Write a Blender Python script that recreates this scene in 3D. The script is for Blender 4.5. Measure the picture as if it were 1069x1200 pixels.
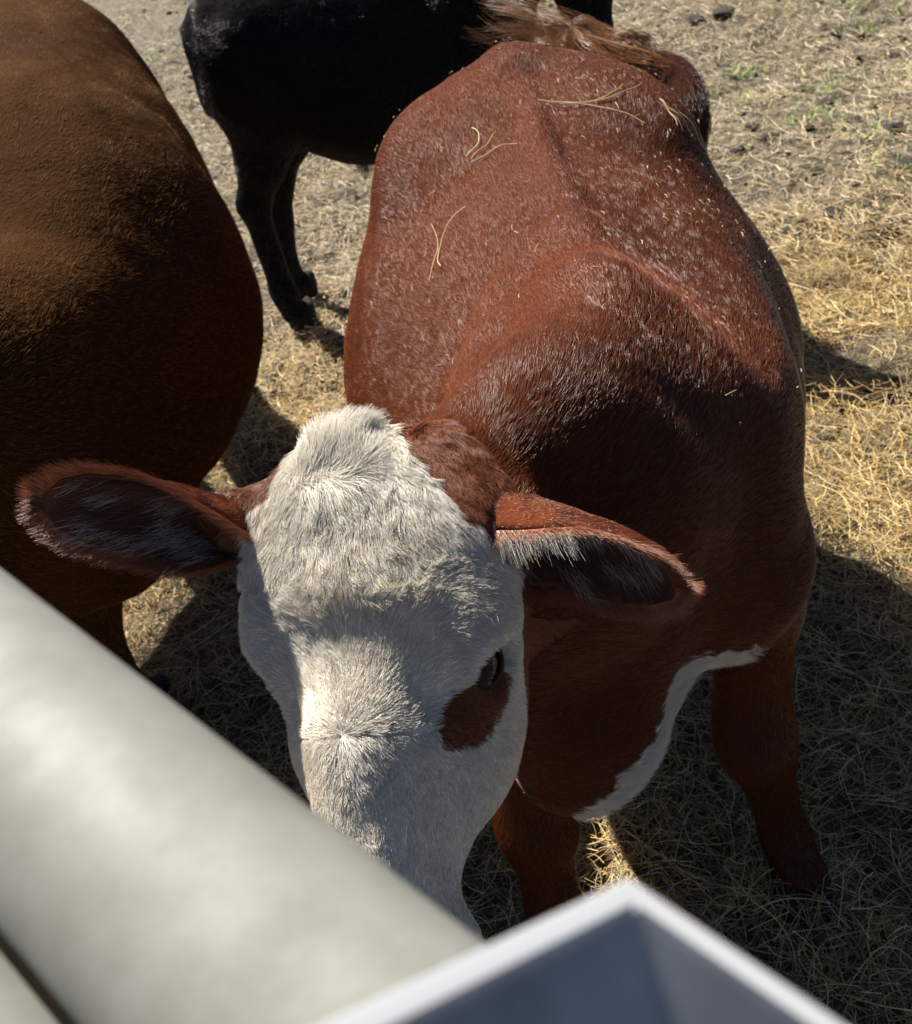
import bpy, math, random
import numpy as np
from mathutils import Vector, Matrix

for o in list(bpy.data.objects):
    bpy.data.objects.remove(o)
scene = bpy.context.scene
COL = scene.collection
R = math.radians
rng = np.random.default_rng(7)
random.seed(7)

# ---------------------------------------------------------------- camera
CAM_H = 1.95
PITCH, ROLL = R(40), R(12)
cam_data = bpy.data.cameras.new('camera')
cam = bpy.data.objects.new('camera', cam_data)
COL.objects.link(cam)
fw = Vector((0, math.cos(PITCH), -math.sin(PITCH)))
R0 = Vector((1, 0, 0))
D0 = Vector((0, -math.sin(PITCH), -math.cos(PITCH)))
ri = R0 * math.cos(ROLL) + D0 * math.sin(ROLL)      # image right
dn = -R0 * math.sin(ROLL) + D0 * math.cos(ROLL)     # image down
cam.matrix_world = Matrix((
    (ri.x, -dn.x, -fw.x, 0), (ri.y, -dn.y, -fw.y, 0), (ri.z, -dn.z, -fw.z, CAM_H), (0, 0, 0, 1)))
cam_data.sensor_fit = 'VERTICAL'
cam_data.sensor_height = 32.0
cam_data.lens = 32.0                                 # 53 degrees vertical
cam_data.clip_start = 0.02
cam_data.clip_end = 500
cam_data.dof.use_dof = True
cam_data.dof.focus_distance = 1.12
cam_data.dof.aperture_fstop = 9.5
scene.camera = cam

# ---------------------------------------------------------------- light
world = bpy.data.worlds.new('World')
scene.world = world
world.use_nodes = True
wn = world.node_tree
SUN_TO = Vector((-0.51, 0.82, 1.04)).normalized()    # towards the sun
elev = math.asin(SUN_TO.z)
azi = math.atan2(SUN_TO.x, SUN_TO.y)
sky = wn.nodes.new('ShaderNodeTexSky')
sky.sky_type = 'NISHITA'
sky.sun_disc = False
sky.air_density = 0.5
sky.dust_density = 0.3
sky.altitude = 1800
sky.sun_elevation = elev
sky.sun_rotation = azi
wn.links.new(sky.outputs[0], wn.nodes['Background'].inputs[0])
wn.nodes['Background'].inputs[1].default_value = 0.05
sd = bpy.data.lights.new('sun', 'SUN')
sd.energy = 5.0
sd.angle = R(0.5)
sd.color = (1.0, 0.95, 0.87)
sun = bpy.data.objects.new('sun', sd)
sun.rotation_euler = SUN_TO.to_track_quat('Z', 'Y').to_euler()
sun.location = (0, 0, 10)
COL.objects.link(sun)
scene.render.engine = 'CYCLES'
scene.view_settings.view_transform = 'Standard'
scene.view_settings.look = 'None'
scene.view_settings.exposure = 1.36
scene.view_settings.gamma = 1.0

# ---------------------------------------------------------------- helpers
def tag(o, label=None, cat=None, group=None, kind=None):
    if label: o['label'] = label
    if cat: o['category'] = cat
    if group: o['group'] = group
    if kind: o['kind'] = kind
    return o

def empty(name, loc, label, cat, group=None):
    o = bpy.data.objects.new(name, None)
    o.location = loc
    COL.objects.link(o)
    return tag(o, label, cat, group)

def link(name, data, mat, parent=None, loc_world=True):
    o = bpy.data.objects.new(name, data)
    COL.objects.link(o)
    if mat is not None:
        for m in (mat if isinstance(mat, (list, tuple)) else [mat]):
            data.materials.append(m)
    if parent is not None:
        o.parent = parent
        if loc_world:                                # data are given in world coordinates
            p = Vector((0, 0, 0)); q = parent
            while q is not None:
                p += q.location; q = q.parent
            o.location = -p
    return o

def mesh_np(name, V, F, smooth=True):
    me = bpy.data.meshes.new(name)
    V = np.asarray(V, np.float32)
    if isinstance(F, np.ndarray):
        n, k = F.shape
        me.vertices.add(len(V)); me.vertices.foreach_set('co', V.ravel())
        me.loops.add(n * k); me.loops.foreach_set('vertex_index', F.astype(np.int32).ravel())
        me.polygons.add(n)
        me.polygons.foreach_set('loop_start', np.arange(0, n * k, k, dtype=np.int32))
        me.update(calc_edges=True)
    else:
        me.from_pydata([tuple(v) for v in V], [], F)
        me.update()
    if smooth:
        me.polygons.foreach_set('use_smooth', np.ones(len(me.polygons), bool))
    me.validate()
    return me

def vcol(me, name, C):
    C = np.asarray(C, np.float32)
    if C.shape[1] == 3: C = np.concatenate([C, np.ones((len(C), 1), np.float32)], 1)
    a = me.attributes.new(name, 'FLOAT_COLOR', 'POINT')
    a.data.foreach_set('color', C.ravel())

def hash3(ix, iy, iz, s):
    h = (ix.astype(np.int64) * 73856093) ^ (iy.astype(np.int64) * 19349663) ^ (iz.astype(np.int64) * 83492791) ^ (s * 2654435)
    h = (h ^ (h >> 13)) * 1274126177
    h = h ^ (h >> 16)
    return (h & 0xffff).astype(np.float32) / 65535.0

def noise3(P, scale, seed=0):
    """value noise, -1..1"""
    Q = np.asarray(P, np.float32) * scale
    I = np.floor(Q).astype(np.int64); f = Q - I
    f = f * f * (3 - 2 * f)
    out = 0
    for dx in (0, 1):
        wx = f[..., 0] if dx else 1 - f[..., 0]
        for dy in (0, 1):
            wy = f[..., 1] if dy else 1 - f[..., 1]
            for dz in (0, 1):
                wz = f[..., 2] if dz else 1 - f[..., 2]
                out = out + wx * wy * wz * hash3(I[..., 0] + dx, I[..., 1] + dy, I[..., 2] + dz, seed)
    return out * 2 - 1

def vnoise(P, scale, seed):
    return np.stack([noise3(P, scale, seed + i * 11) for i in range(3)], -1)

def norm(v):
    return v / np.maximum(np.linalg.norm(v, axis=-1, keepdims=True), 1e-9)

def sstep(a, b, x):
    t = np.clip((x - a) / (b - a), 0, 1)
    return t * t * (3 - 2 * t)

class Field:
    """signed distance grid grown by smooth unions"""
    def __init__(s, lo, hi, h):
        s.lo = np.array(lo, np.float32); s.h = h
        s.n = np.ceil((np.array(hi) - lo) / h).astype(int) + 1
        s.g = np.full(s.n, 1.0, np.float32)
    def sub(s, blo, bhi):
        a = np.clip(np.floor((np.array(blo) - s.lo) / s.h).astype(int), 0, s.n)
        b = np.clip(np.ceil((np.array(bhi) - s.lo) / s.h).astype(int) + 1, 0, s.n)
        ax = [np.arange(a[i], b[i], dtype=np.float32) * s.h + s.lo[i] for i in range(3)]
        return a, b, np.stack(np.meshgrid(*ax, indexing='ij'), -1)
    def put(s, fn, blo, bhi, k, cut=False):
        m = k + 2 * s.h
        a, b, P = s.sub(np.array(blo) - m, np.array(bhi) + m)
        if P.size == 0: return
        d = fn(P).astype(np.float32)
        sl = s.g[a[0]:b[0], a[1]:b[1], a[2]:b[2]]
        if cut:
            d = -d
            hh = np.maximum(k - np.abs(sl - d), 0) / k
            sl[...] = np.maximum(sl, d) + hh * hh * k * .25
        else:
            hh = np.maximum(k - np.abs(sl - d), 0) / k
            sl[...] = np.minimum(sl, d) - hh * hh * k * .25
    def cone(s, p, q, r1, r2, k=.04, cut=False):
        p = np.array(p, float); q = np.array(q, float)
        ab = q - p; L2 = max(float(ab @ ab), 1e-9)
        def fn(P):
            t = np.clip(((P - p) @ ab) / L2, 0, 1)
            return np.linalg.norm(P - (p + t[..., None] * ab), axis=-1) - (r1 + (r2 - r1) * t)
        m = max(r1, r2)
        s.put(fn, np.minimum(p, q) - m, np.maximum(p, q) + m, k, cut)
    def chain(s, pts, rs, k=.04):
        for i in range(len(pts) - 1): s.cone(pts[i], pts[i + 1], rs[i], rs[i + 1], k)
    def ell(s, c, r, k=.04, M=None, cut=False):
        """ellipsoid with axes = rows of M"""
        c = np.array(c, float); r = np.array(r, float)
        M = np.eye(3) if M is None else np.array(M, float)
        def fn(P):
            q = (P - c) @ M.T
            k0 = np.linalg.norm(q / r, axis=-1); k1 = np.linalg.norm(q / (r * r), axis=-1)
            return k0 * (k0 - 1) / np.maximum(k1, 1e-6)
        e = np.sqrt(((M * r[:, None]) ** 2).sum(0))
        s.put(fn, c - e, c + e, k, cut)
    def trunk(s, frame, st, k=.05):
        """body barrel: frame(P)->(x,y,z) local; st rows y,w,ztop,zmid,zbot,ntop,nbot"""
        st = np.array(st, float)
        def fn(P):
            q = frame(P); x, y, z = q[..., 0], q[..., 1], q[..., 2]
            yc = np.clip(y, st[0, 0], st[-1, 0])
            t = np.interp(yc, st[:, 0], np.arange(len(st)))
            def I(c):                                  # smooth (Catmull-Rom) interpolation
                i = np.clip(np.floor(t).astype(int), 0, len(st) - 2); f = t - i
                v = st[:, c]; g = lambda j: v[np.clip(j, 0, len(st) - 1)]
                p0, p1, p2, p3 = g(i - 1), g(i), g(i + 1), g(i + 2)
                return .5 * (2 * p1 + (p2 - p0) * f + (2 * p0 - 5 * p1 + 4 * p2 - p3) * f * f + (3 * p1 - p0 - 3 * p2 + p3) * f ** 3)
            w, zt, zm, zb, nt, nb = [I(c) for c in range(1, 7)]
            up = z > zm
            hh = np.where(up, zt - zm, zm - zb); n = np.where(up, nt, nb)
            rho = ((np.abs(x) / w) ** n + (np.abs(z - zm) / hh) ** n) ** (1 / n)
            d = (rho - 1) * np.minimum(w, hh) * .8
            e = np.maximum(np.maximum(st[0, 0] - y, y - st[-1, 0]), 0)
            return np.where(e > 0, np.sqrt(np.maximum(d, 0) ** 2 + e * e) , d)
        s.put(fn, s.lo, s.lo + s.h * s.n, k)
    def mesh(s):
        g = s.g; sg = g < 0
        n = np.array(g.shape)
        c = np.zeros(n - 1, np.int8)
        for dx in (0, 1):
            for dy in (0, 1):
                for dz in (0, 1):
                    c += sg[dx:n[0] - 1 + dx, dy:n[1] - 1 + dy, dz:n[2] - 1 + dz]
        act = np.argwhere((c > 0) & (c < 8))
        idx = np.full(n - 1, -1, np.int64)
        idx[act[:, 0], act[:, 1], act[:, 2]] = np.arange(len(act))
        S = np.zeros((len(act), 3)); N = np.zeros(len(act))
        cor = [(x, y, z) for x in (0, 1) for y in (0, 1) for z in (0, 1)]
        for a in cor:
            for ax in range(3):
                if a[ax]: continue
                b = list(a); b[ax] = 1
                ga = g[tuple((act + a).T)]; gb = g[tuple((act + b).T)]
                m = (ga < 0) != (gb < 0)
                t = np.where(m, ga / np.where(m, ga - gb, 1), 0)
                p = np.array(a, float)[None] + np.zeros((len(act), 3)); p[:, ax] += t
                S += p * m[:, None]; N += m
        V = (act + S / N[:, None]) * s.h + s.lo
        Fs = []
        for ax in range(3):
            u, v = [(1, 2), (2, 0), (0, 1)][ax]
            sl0 = [slice(None)] * 3; sl1 = [slice(None)] * 3
            sl0[ax] = slice(0, -1); sl1[ax] = slice(1, None)
            A = sg[tuple(sl0)]; B = sg[tuple(sl1)]
            E = np.argwhere(A != B)
            E = E[(E[:, u] > 0) & (E[:, v] > 0) & (E[:, u] < n[u] - 1) & (E[:, v] < n[v] - 1)]
            ins = A[tuple(E.T)]
            q = []
            for du, dv in ((1, 1), (0, 1), (0, 0), (1, 0)):
                e = E.copy(); e[:, u] -= du; e[:, v] -= dv
                q.append(idx[tuple(e.T)])
            q = np.stack(q, 1)
            q = np.where(ins[:, None], q, q[:, ::-1])
            Fs.append(q[(q >= 0).all(1)])
        return V.astype(np.float32), np.concatenate(Fs)

def smooth(V, F, it=2, lam=.5):
    e = np.concatenate([F[:, [0, 1]], F[:, [1, 2]], F[:, [2, 3]], F[:, [3, 0]]])
    e = np.concatenate([e, e[:, ::-1]])
    cnt = np.bincount(e[:, 0], minlength=len(V))[:, None]
    for _ in range(it):
        S = np.stack([np.bincount(e[:, 0], V[e[:, 1], c], len(V)) for c in range(3)], 1)
        V = V + lam * (S / np.maximum(cnt, 1) - V)
    return V

def vnormals(V, F):
    fn = np.cross(V[F[:, 2]] - V[F[:, 0]], V[F[:, 3]] - V[F[:, 1]])
    N = np.zeros((len(V), 3))
    for j in range(4):
        for c in range(3): N[:, c] += np.bincount(F[:, j], fn[:, c], len(V))
    return norm(N)

def scatter(V, F, N, count, keep=None):
    """area-weighted random points on a quad mesh; keep(centres, normals)->weight"""
    T = np.concatenate([F[:, [0, 1, 2]], F[:, [0, 2, 3]]])
    ar = np.linalg.norm(np.cross(V[T[:, 1]] - V[T[:, 0]], V[T[:, 2]] - V[T[:, 0]]), axis=1)
    if keep is not None:
        ar = ar * keep(V[T].mean(1), norm(N[T].mean(1)))
    t = rng.choice(len(T), count, p=ar / ar.sum())
    r1 = np.sqrt(rng.random(count)); r2 = rng.random(count)
    b = np.stack([1 - r1, r1 * (1 - r2), r1 * r2], 1)[..., None]
    return (V[T[t]] * b).sum(1), norm((N[T[t]] * b).sum(1))

def hair(name, P, rad, col, mat, parent=None, tip=.25):
    """P (n,k,3) world points, rad (n,) root radius, col (n,3)"""
    n, k, _ = P.shape
    cu = bpy.data.hair_curves.new(name)
    cu.add_curves([k] * n)
    cu.attributes['position'].data.foreach_set('vector', P.astype(np.float32).ravel())
    ra = cu.attributes.get('radius') or cu.attributes.new('radius', 'FLOAT', 'POINT')
    prof = np.linspace(1, tip, k)[None]
    ra.data.foreach_set('value', (rad[:, None] * prof).astype(np.float32).ravel())
    ca = cu.attributes.new('tint', 'FLOAT_COLOR', 'CURVE')
    C = np.concatenate([col, np.ones((n, 1))], 1).astype(np.float32)
    ca.data.foreach_set('color', C.ravel())
    o = link(name, cu, mat, parent)
    return tag(o, kind='stuff')

def strands(P, N, D, length, lift, k=4, curl=0.0, seed=1, clump=0.0, cscale=60.):
    """hair starting at P, lying along D (tangent), raised by lift"""
    D = norm(D - (D * N).sum(1, keepdims=True) * N)
    L = length[:, None]
    pts = [P - N * .001]
    bend = vnoise(P, cscale, seed) * clump + rng.normal(0, 1, P.shape) * curl
    bend = bend - (bend * N).sum(1, keepdims=True) * N
    cur = P.copy()
    for i in range(1, k):
        t = i / (k - 1)
        d = norm(D + bend * (0.4 + t) + N * (lift[:, None] * (1.25 - t)))
        cur = cur + d * L / (k - 1)
        pts.append(cur)
    return np.stack(pts, 1)

# ---------------------------------------------------------------- materials
def nodes(name):
    m = bpy.data.materials.new(name); m.use_nodes = True
    nt = m.node_tree; b = nt.nodes['Principled BSDF']
    return m, nt, b
def N_(nt, typ, **kw):
    n = nt.nodes.new(typ)
    for k, v in kw.items():
        if hasattr(n, k): setattr(n, k, v)
    return n
def ramp(nt, fac, stops):
    r = nt.nodes.new('ShaderNodeValToRGB')
    while len(r.color_ramp.elements) < len(stops): r.color_ramp.elements.new(.5)
    for e, (p, c) in zip(r.color_ramp.elements, stops):
        e.position = p; e.color = (*c, 1)
    nt.links.new(fac, r.inputs[0]); return r.outputs[0]
def noise_tex(nt, scale, detail=4, rough=.6, stretch=None):
    tc = nt.nodes.new('ShaderNodeTexCoord')
    n = nt.nodes.new('ShaderNodeTexNoise')
    n.inputs['Scale'].default_value = scale; n.inputs['Detail'].default_value = detail
    n.inputs['Roughness'].default_value = rough
    if stretch:
        mp = nt.nodes.new('ShaderNodeMapping'); mp.inputs['Scale'].default_value = stretch
        nt.links.new(tc.outputs['Object'], mp.inputs[0]); nt.links.new(mp.outputs[0], n.inputs['Vector'])
    else:
        nt.links.new(tc.outputs['Object'], n.inputs['Vector'])
    return n.outputs['Fac']
def bump(nt, b, h, strength=.5, dist=.01):
    bp = nt.nodes.new('ShaderNodeBump'); bp.inputs['Strength'].default_value = strength
    bp.inputs['Distance'].default_value = dist
    nt.links.new(h, bp.inputs['Height']); nt.links.new(bp.outputs[0], b.inputs['Normal'])
def simple(name, col, rough=.6, metal=0, spec=.5):
    m, nt, b = nodes(name)
    b.inputs['Base Color'].default_value = (*col, 1); b.inputs['Roughness'].default_value = rough
    b.inputs['Metallic'].default_value = metal; b.inputs['Specular IOR Level'].default_value = spec
    return m

def mat_tint(name, rough, spec, attr='tint', bumps=None, trans=0):
    m, nt, b = nodes(name)
    a = nt.nodes.new('ShaderNodeAttribute'); a.attribute_name = attr
    out = a.outputs['Color']
    if bumps:
        f = noise_tex(nt, *bumps[:3])
        mx = nt.nodes.new('ShaderNodeMix'); mx.data_type = 'RGBA'; mx.blend_type = 'MULTIPLY'
        mx.inputs['Factor'].default_value = 1.0
        nt.links.new(out, mx.inputs['A'])
        nt.links.new(ramp(nt, f, [(.3, (.72,) * 3), (.7, (1.15,) * 3)]), mx.inputs['B'])
        out = mx.outputs['Result']
        bump(nt, b, f, bumps[3], bumps[4])
    nt.links.new(out, b.inputs['Base Color'])
    b.inputs['Roughness'].default_value = rough
    b.inputs['Specular IOR Level'].default_value = spec
    return m
M_HIDE = mat_tint('cow_hide', .9, .02, bumps=(260., 3, .6, .35, .002))
M_COAT = mat_tint('glossy_coat_hair', .28, .40)
M_DULL = mat_tint('dusty_coat_hair', .6, .05)
M_WHITE_HAIR = mat_tint('white_face_hair', .5, .35)
M_STRAW = mat_tint('straw_stalk', .45, .45)
M_EYE = simple('wet_dark_eye', (.010, .007, .006), .12)
M_LID = simple('dark_eyelid_skin', (.035, .016, .010), .75, spec=.15)
M_HOOF = simple('dark_hoof_horn', (.03, .024, .02), .85, spec=.15)

# ---------------------------------------------------------------- ground
def hgt(X, Y):
    P = np.stack([X, Y, X * 0], -1)
    h = .030 * noise3(P, 1.1, 3) + .024 * noise3(P, 3.1, 5) + .018 * noise3(P, 9., 6) + .009 * noise3(P, 24., 8)
    return h - .02
def hay_amount(X, Y):
    """thick bedding hay near the feeding fence, thin litter further out"""
    P = np.stack([X, Y, X * 0], -1)
    return np.clip(1.15 - sstep(2.2, 3.6, Y) * .72 + .45 * noise3(P, 1.7, 21) + .25 * noise3(P, 5., 22), .12, 1.4)

M_DIRT, nt, b = nodes('trampled_dirt')
f1 = noise_tex(nt, 9, 6, .7); f2 = noise_tex(nt, 120, 4, .7)
mx = nt.nodes.new('ShaderNodeMix'); mx.data_type = 'RGBA'; mx.inputs['Factor'].default_value = .55
nt.links.new(ramp(nt, f1, [(.3, (.025, .018, .011)), (.55, (.085, .062, .038)), (.75, (.15, .115, .07))]), mx.inputs['A'])
nt.links.new(ramp(nt, f2, [(.35, (.016, .012, .008)), (.52, (.08, .06, .036)), (.7, (.24, .19, .115))]), mx.inputs['B'])
f3 = noise_tex(nt, 26, 8, .8)
m3 = nt.nodes.new('ShaderNodeMix'); m3.data_type = 'RGBA'; m3.inputs['Factor'].default_value = .5
nt.links.new(mx.outputs['Result'], m3.inputs['A'])
nt.links.new(ramp(nt, f3, [(.4, (.012, .009, .006)), (.5, (.12, .095, .055)), (.62, (.42, .35, .22))]), m3.inputs['B'])
nt.links.new(m3.outputs['Result'], b.inputs['Base Color'])
b.inputs['Roughness'].default_value = .95; bump(nt, b, f2, .8, .01)

def grid(x0, x1, y0, y1, s, name, dz=0):
    xs = np.arange(x0, x1 + s / 2, s); ys = np.arange(y0, y1 + s / 2, s)
    X, Y = np.meshgrid(xs, ys, indexing='ij')
    return X, Y
def ground():
    # one graded sheet: fine near the pen, coarse out to the horizon
    def axis(a, b, s, far):
        core = np.arange(a, b + s / 2, s)
        g = np.cumsum(s * 1.35 ** np.arange(1, 60)); g = g[g < far]
        return np.concatenate([(a - g)[::-1], core, b + g])
    xs = axis(-3.2, 3.6, .022, 200.); ys = axis(-.4, 7.5, .022, 200.)
    X, Y = np.meshgrid(xs, ys, indexing='ij')
    fade = sstep(30, 9, np.hypot(X, Y - 3))
    Z = hgt(X, Y) * fade
    V = np.stack([X, Y, Z], -1).reshape(-1, 3)
    nx, ny = X.shape
    i = np.arange(nx * ny).reshape(nx, ny)
    F = np.stack([i[:-1, :-1], i[1:, :-1], i[1:, 1:], i[:-1, 1:]], -1).reshape(-1, 4)
    o = link('ground', mesh_np('ground', V, F), M_DIRT)
    tag(o, 'trampled dirt floor of the cattle pen under loose hay', None, None, 'structure')
ground()

STRAW = np.array([[.58, .44, .19], [.54, .38, .14], [.64, .53, .29], [.40, .28, .11], [.26, .20, .10], [.15, .10, .05], [.52, .46, .28], [.30, .27, .12]])
def straw(name, n, area, lenr, radr, label, fn=None, up=.25, zr=.055, tint=1.0, parent=None, near=None):
    x0, x1, y0, y1 = area
    if fn is None:
        X = rng.uniform(x0, x1, n * 3); Y = rng.uniform(y0, y1, n * 3)
        w = hay_amount(X, Y)
        if near: w = w / (near + (X ** 2 + Y ** 2 + 3.8)) * near
        k = rng.random(len(X)) < w / w.max()
        X, Y = X[k][:n], Y[k][:n]
    else:
        X, Y = fn
    n = len(X)
    L = rng.uniform(*lenr, n) * (.6 + .8 * rng.random(n)); th = rng.uniform(0, 2 * np.pi, n)
    D = np.stack([np.cos(th), np.sin(th), rng.normal(0, up, n)], 1)
    B = np.stack([-np.sin(th), np.cos(th), rng.normal(0, .3, n)], 1) * rng.normal(0, .35, (n, 1))
    base = np.stack([X, Y, hgt(X, Y) + rng.random(n) ** 1.5 * zr * (.4 + hay_amount(X, Y))], 1)
    k = 5; P = []
    for i in range(k):
        t = i / (k - 1) - .5
        p = base + (D * t + B * (t * t * 1.6 - .1)) * L[:, None]
        P.append(p)
    P = np.stack(P, 1)
    P[..., 2] = np.maximum(P[..., 2], hgt(P[..., 0], P[..., 1]) + .002)
    c = STRAW[rng.integers(0, len(STRAW), n)] * rng.uniform(.45, 1.1, (n, 1)) * tint
    fy = sstep(2.6, 4.5, Y)[:, None] * rng.random((n, 1)) ** .5
    c = c * np.array([[1.52, 1.38, 1.15]]); c = c * (1 - fy) + (c.mean(1, keepdims=True) * np.array([[1.38, 1.20, .88]])) * fy
    o = hair(name, P, rng.uniform(*radr, n), np.clip(c, 0, 1), M_STRAW, parent, tip=.7)
    return tag(o, label, 'hay', None, 'stuff') if label else o

# ---------------------------------------------------------------- the red and white cow
COW_X, COW_Y = .238, .93
YAW = .06
def cow_frame(P):
    dx = P[..., 0] - COW_X; dy = P[..., 1] - COW_Y
    c, s = math.cos(YAW), math.sin(YAW)
    return np.stack([dx * c - dy * s, dx * s + dy * c, P[..., 2]], -1)
def CW(x, y, z):                                       # cow local -> world
    c, s = math.cos(YAW), math.sin(YAW)
    return np.array([COW_X + x * c + y * s, COW_Y - x * s + y * c, z])

HP0 = np.array([-.074, .91, 1.323]); HP1 = np.array([-.141, .515, 1.013])
h_a = (HP1 - HP0) / np.linalg.norm(HP1 - HP0)
vv = np.array([.11, -.70, .74]); n0 = vv - (vv @ h_a) * h_a; n0 /= np.linalg.norm(n0)
l0 = np.cross(n0, h_a)
PSI = R(26)
h_n = n0 * math.cos(PSI) - l0 * math.sin(PSI)
h_l = l0 * math.cos(PSI) + n0 * math.sin(PSI)
HP0 = HP0 - l0 * .041
HM = np.stack([h_l, h_a, h_n])
def HW(x, y, z): return HP0 + h_l * x + h_a * y + h_n * z
def to_head(P): return (P - HP0) @ HM.T

def in_head(q):
    x, y, z = q[:, 0], q[:, 1], q[:, 2]
    e = np.sqrt((x / .165) ** 2 + ((y - .16) / .19) ** 2 + ((z + .09) / .135) ** 2)
    return ((y > .2) | (e < 1.12)) & (y > -.05) & (z > -.25) & (np.abs(x) < .2)

TR = [  # y, half width, ztop, zmid, zbot, ntop, nbot
    (.06, .10, 1.03, .86, .70, 2.0, 2.0),
    (.13, .165, 1.15, .86, .66, 1.9, 2.0),
    (.22, .235, 1.225, .82, .63, 1.4, 2.1),
    (.40, .335, 1.238, .82, .56, 1.42, 2.2),
    (.65, .415, 1.232, .80, .50, 1.55, 2.2),
    (.85, .465, 1.232, .80, .47, 1.72, 2.2),
    (1.08, .42, 1.240, .84, .50, 2.0, 2.2),
    (1.30, .325, 1.255, .88, .55, 2.3, 2.1),
    (1.43, .26, 1.24, .92, .62, 2.2, 2.0),
    (1.51, .15, 1.16, .92, .72, 2.0, 2.0)]

def build_cow():
    root = empty('cow', (COW_X, COW_Y + .6, 0), 'reddish brown cow with a white face and brown eye patch facing the gate', 'cow', 'cattle in the pen')
    f = Field((-.45, .40, -.03), (.86, 2.62, 1.46), .0085)
    f.trunk(cow_frame, TR)
    # shoulders, ribs, hips, thighs
    for s in (-1, 1):
        f.ell(CW(s * .145, .25, .83), (.115, .18, .24), .08)
        f.ell(CW(s * .18, 1.16, 1.12), (.12, .18, .09), .12)
        f.ell(CW(s * .20, 1.36, .82), (.13, .19, .32), .08)
        # hind leg
        f.chain([CW(s * .21, 1.36, .66), CW(s * .22, 1.30, .50), CW(s * .21, 1.46, .40), CW(s * .21, 1.42, .12), CW(s * .21, 1.38, .045)],
                [.14, .085, .062, .045, .058], .05)
    # withers ridge, loin dip, tail head
    f.cone(CW(.0, .20, 1.200), CW(0, .52, 1.213), .036, .036, .05)
    f.cone(CW(0, .48, 1.222), CW(0, 1.33, 1.236), .022, .020, .025)
    for s in (-1, 1):                                  # tops of the shoulder blades
        if s > 0: continue                             # the near-side blade is flattened by the turned neck
        f.cone(CW(s * .120, .26, 1.085), CW(s * .105, .47, 1.140), .045, .040, .035)
        f.cone(CW(s * .105, .47, 1.140), CW(s * .21, .50, .95), .040, .05, .04)
    f.cone(CW(0, 1.28, 1.22), CW(0, 1.44, 1.20), .05, .045, .05)
    # front legs (world points)
    f.chain([CW(.17, .20, .80), (.470, 1.19, .62), (.458, 1.13, .38), (.452, 1.10, .33), (.487, 1.03, .13), (.500, .985, .075)],
            [.11, .080, .060, .064, .043, .050], .04)
    f.chain([CW(-.14, .18, .74), (.070, 1.10, .58), (.030, 1.06, .36), (.026, 1.045, .31), (.026, .985, .12), (.030, .955, .07)],
            [.14, .098, .066, .064, .045, .054], .05)
    # brisket and dewlap
    f.ell(CW(-.11, .05, .70), (.12, .13, .15), .07)
    f.cone((.085, .925, .635), (.30, 1.10, .71), .060, .050, .05)
    f.cone((.095, .93, .68), HW(.02, .20, -.27), .075, .05, .07)
    # neck
    f.chain([CW(-.02, .26, 1.02), CW(-.10, .10, 1.07), HW(.035, .085, -.165)], [.225, .17, .105], .09)
    f.ell(CW(.19, .52, 1.00), (.10, .24, .09), .12)
    f.chain([CW(-.02, .30, 1.20), CW(-.10, .10, 1.20), HW(.045, .065, -.125)], [.07, .08, .055], .07)
    f.chain([CW(-.07, .12, .88), HW(.01, .12, -.20)], [.145, .10], .09)
    # head
    base_l = HW(-.092, .075, -.095); tip_l = np.array([-.435, .913, 1.318])
    base_r = HW(.082, .040, -.105); tip_r = np.array([.208, .745, 1.150])
    def he(c, r, k=.03, cut=False): f.ell(HW(*c), r, k, HM, cut)
    def hc(p, q, r1, r2, k=.03): f.cone(HW(*p), HW(*q), r1, r2, k)
    he((0, .130, -.100), (.147, .128, .098), .04)
    he((0, .140, -.060), (.144, .120, .051), .05)
    he((-.01, .050, -.085), (.082, .060, .068), .05)
    for s in (-1, 1):
        he((s * .113, .215, -.085), (.05, .065, .052), .035)
        he((s * .075, .27, -.15), (.065, .15, .095), .04)
        he((s * .122, .232, -.078), (.034, .040, .026), .02)
        hc((s * .06, .20, -.215), (s * .035, .42, -.145), .05, .038, .04)
        he((s * .056, .540, -.095), (.040, .04, .045), .03)
    hc((0, .20, -.070), (0, .48, -.062), .073, .047, .04)
    he((0, .240, .058), (.070, .048, .055), .06, True)
    he((0, .330, -.056), (.030, .055, .046), .05)
    hc((0, .33, -.095), (0, .52, -.095), .074, .062, .04)
    he((0, .550, -.085), (.074, .05, .055), .03)
    hc((0, .42, -.13), (0, .540, -.135), .055, .045, .03)
    for s in (-1, 1):
        f.ell(HW(s * .135, .252, -.084), (.028, .033, .028), .02, HM, cut=True)   # eye socket
        f.ell(HW(s * .050, .582, -.056), (.020, .016, .012), .012, HM, cut=True)  # nostril
    f.chain([HW(-.05, .08, -.11), base_l, base_l * .70 + tip_l * .30], [.055, .047, .033], .03)
    f.chain([HW(.045, .055, -.12), base_r, base_r * .70 + tip_r * .30], [.055, .049, .036], .03)
    # flesh relief
    a, b_, P = f.sub(f.lo, f.lo + f.h * f.n)
    near = np.abs(f.g) < .05
    Q = P[near]
    f.g[near] += .006 * noise3(Q, 5., 31) + .0022 * noise3(Q, 17., 32)
    V, F = f.mesh()
    V = smooth(V, F, 3)
    N = vnormals(V, F)
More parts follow.
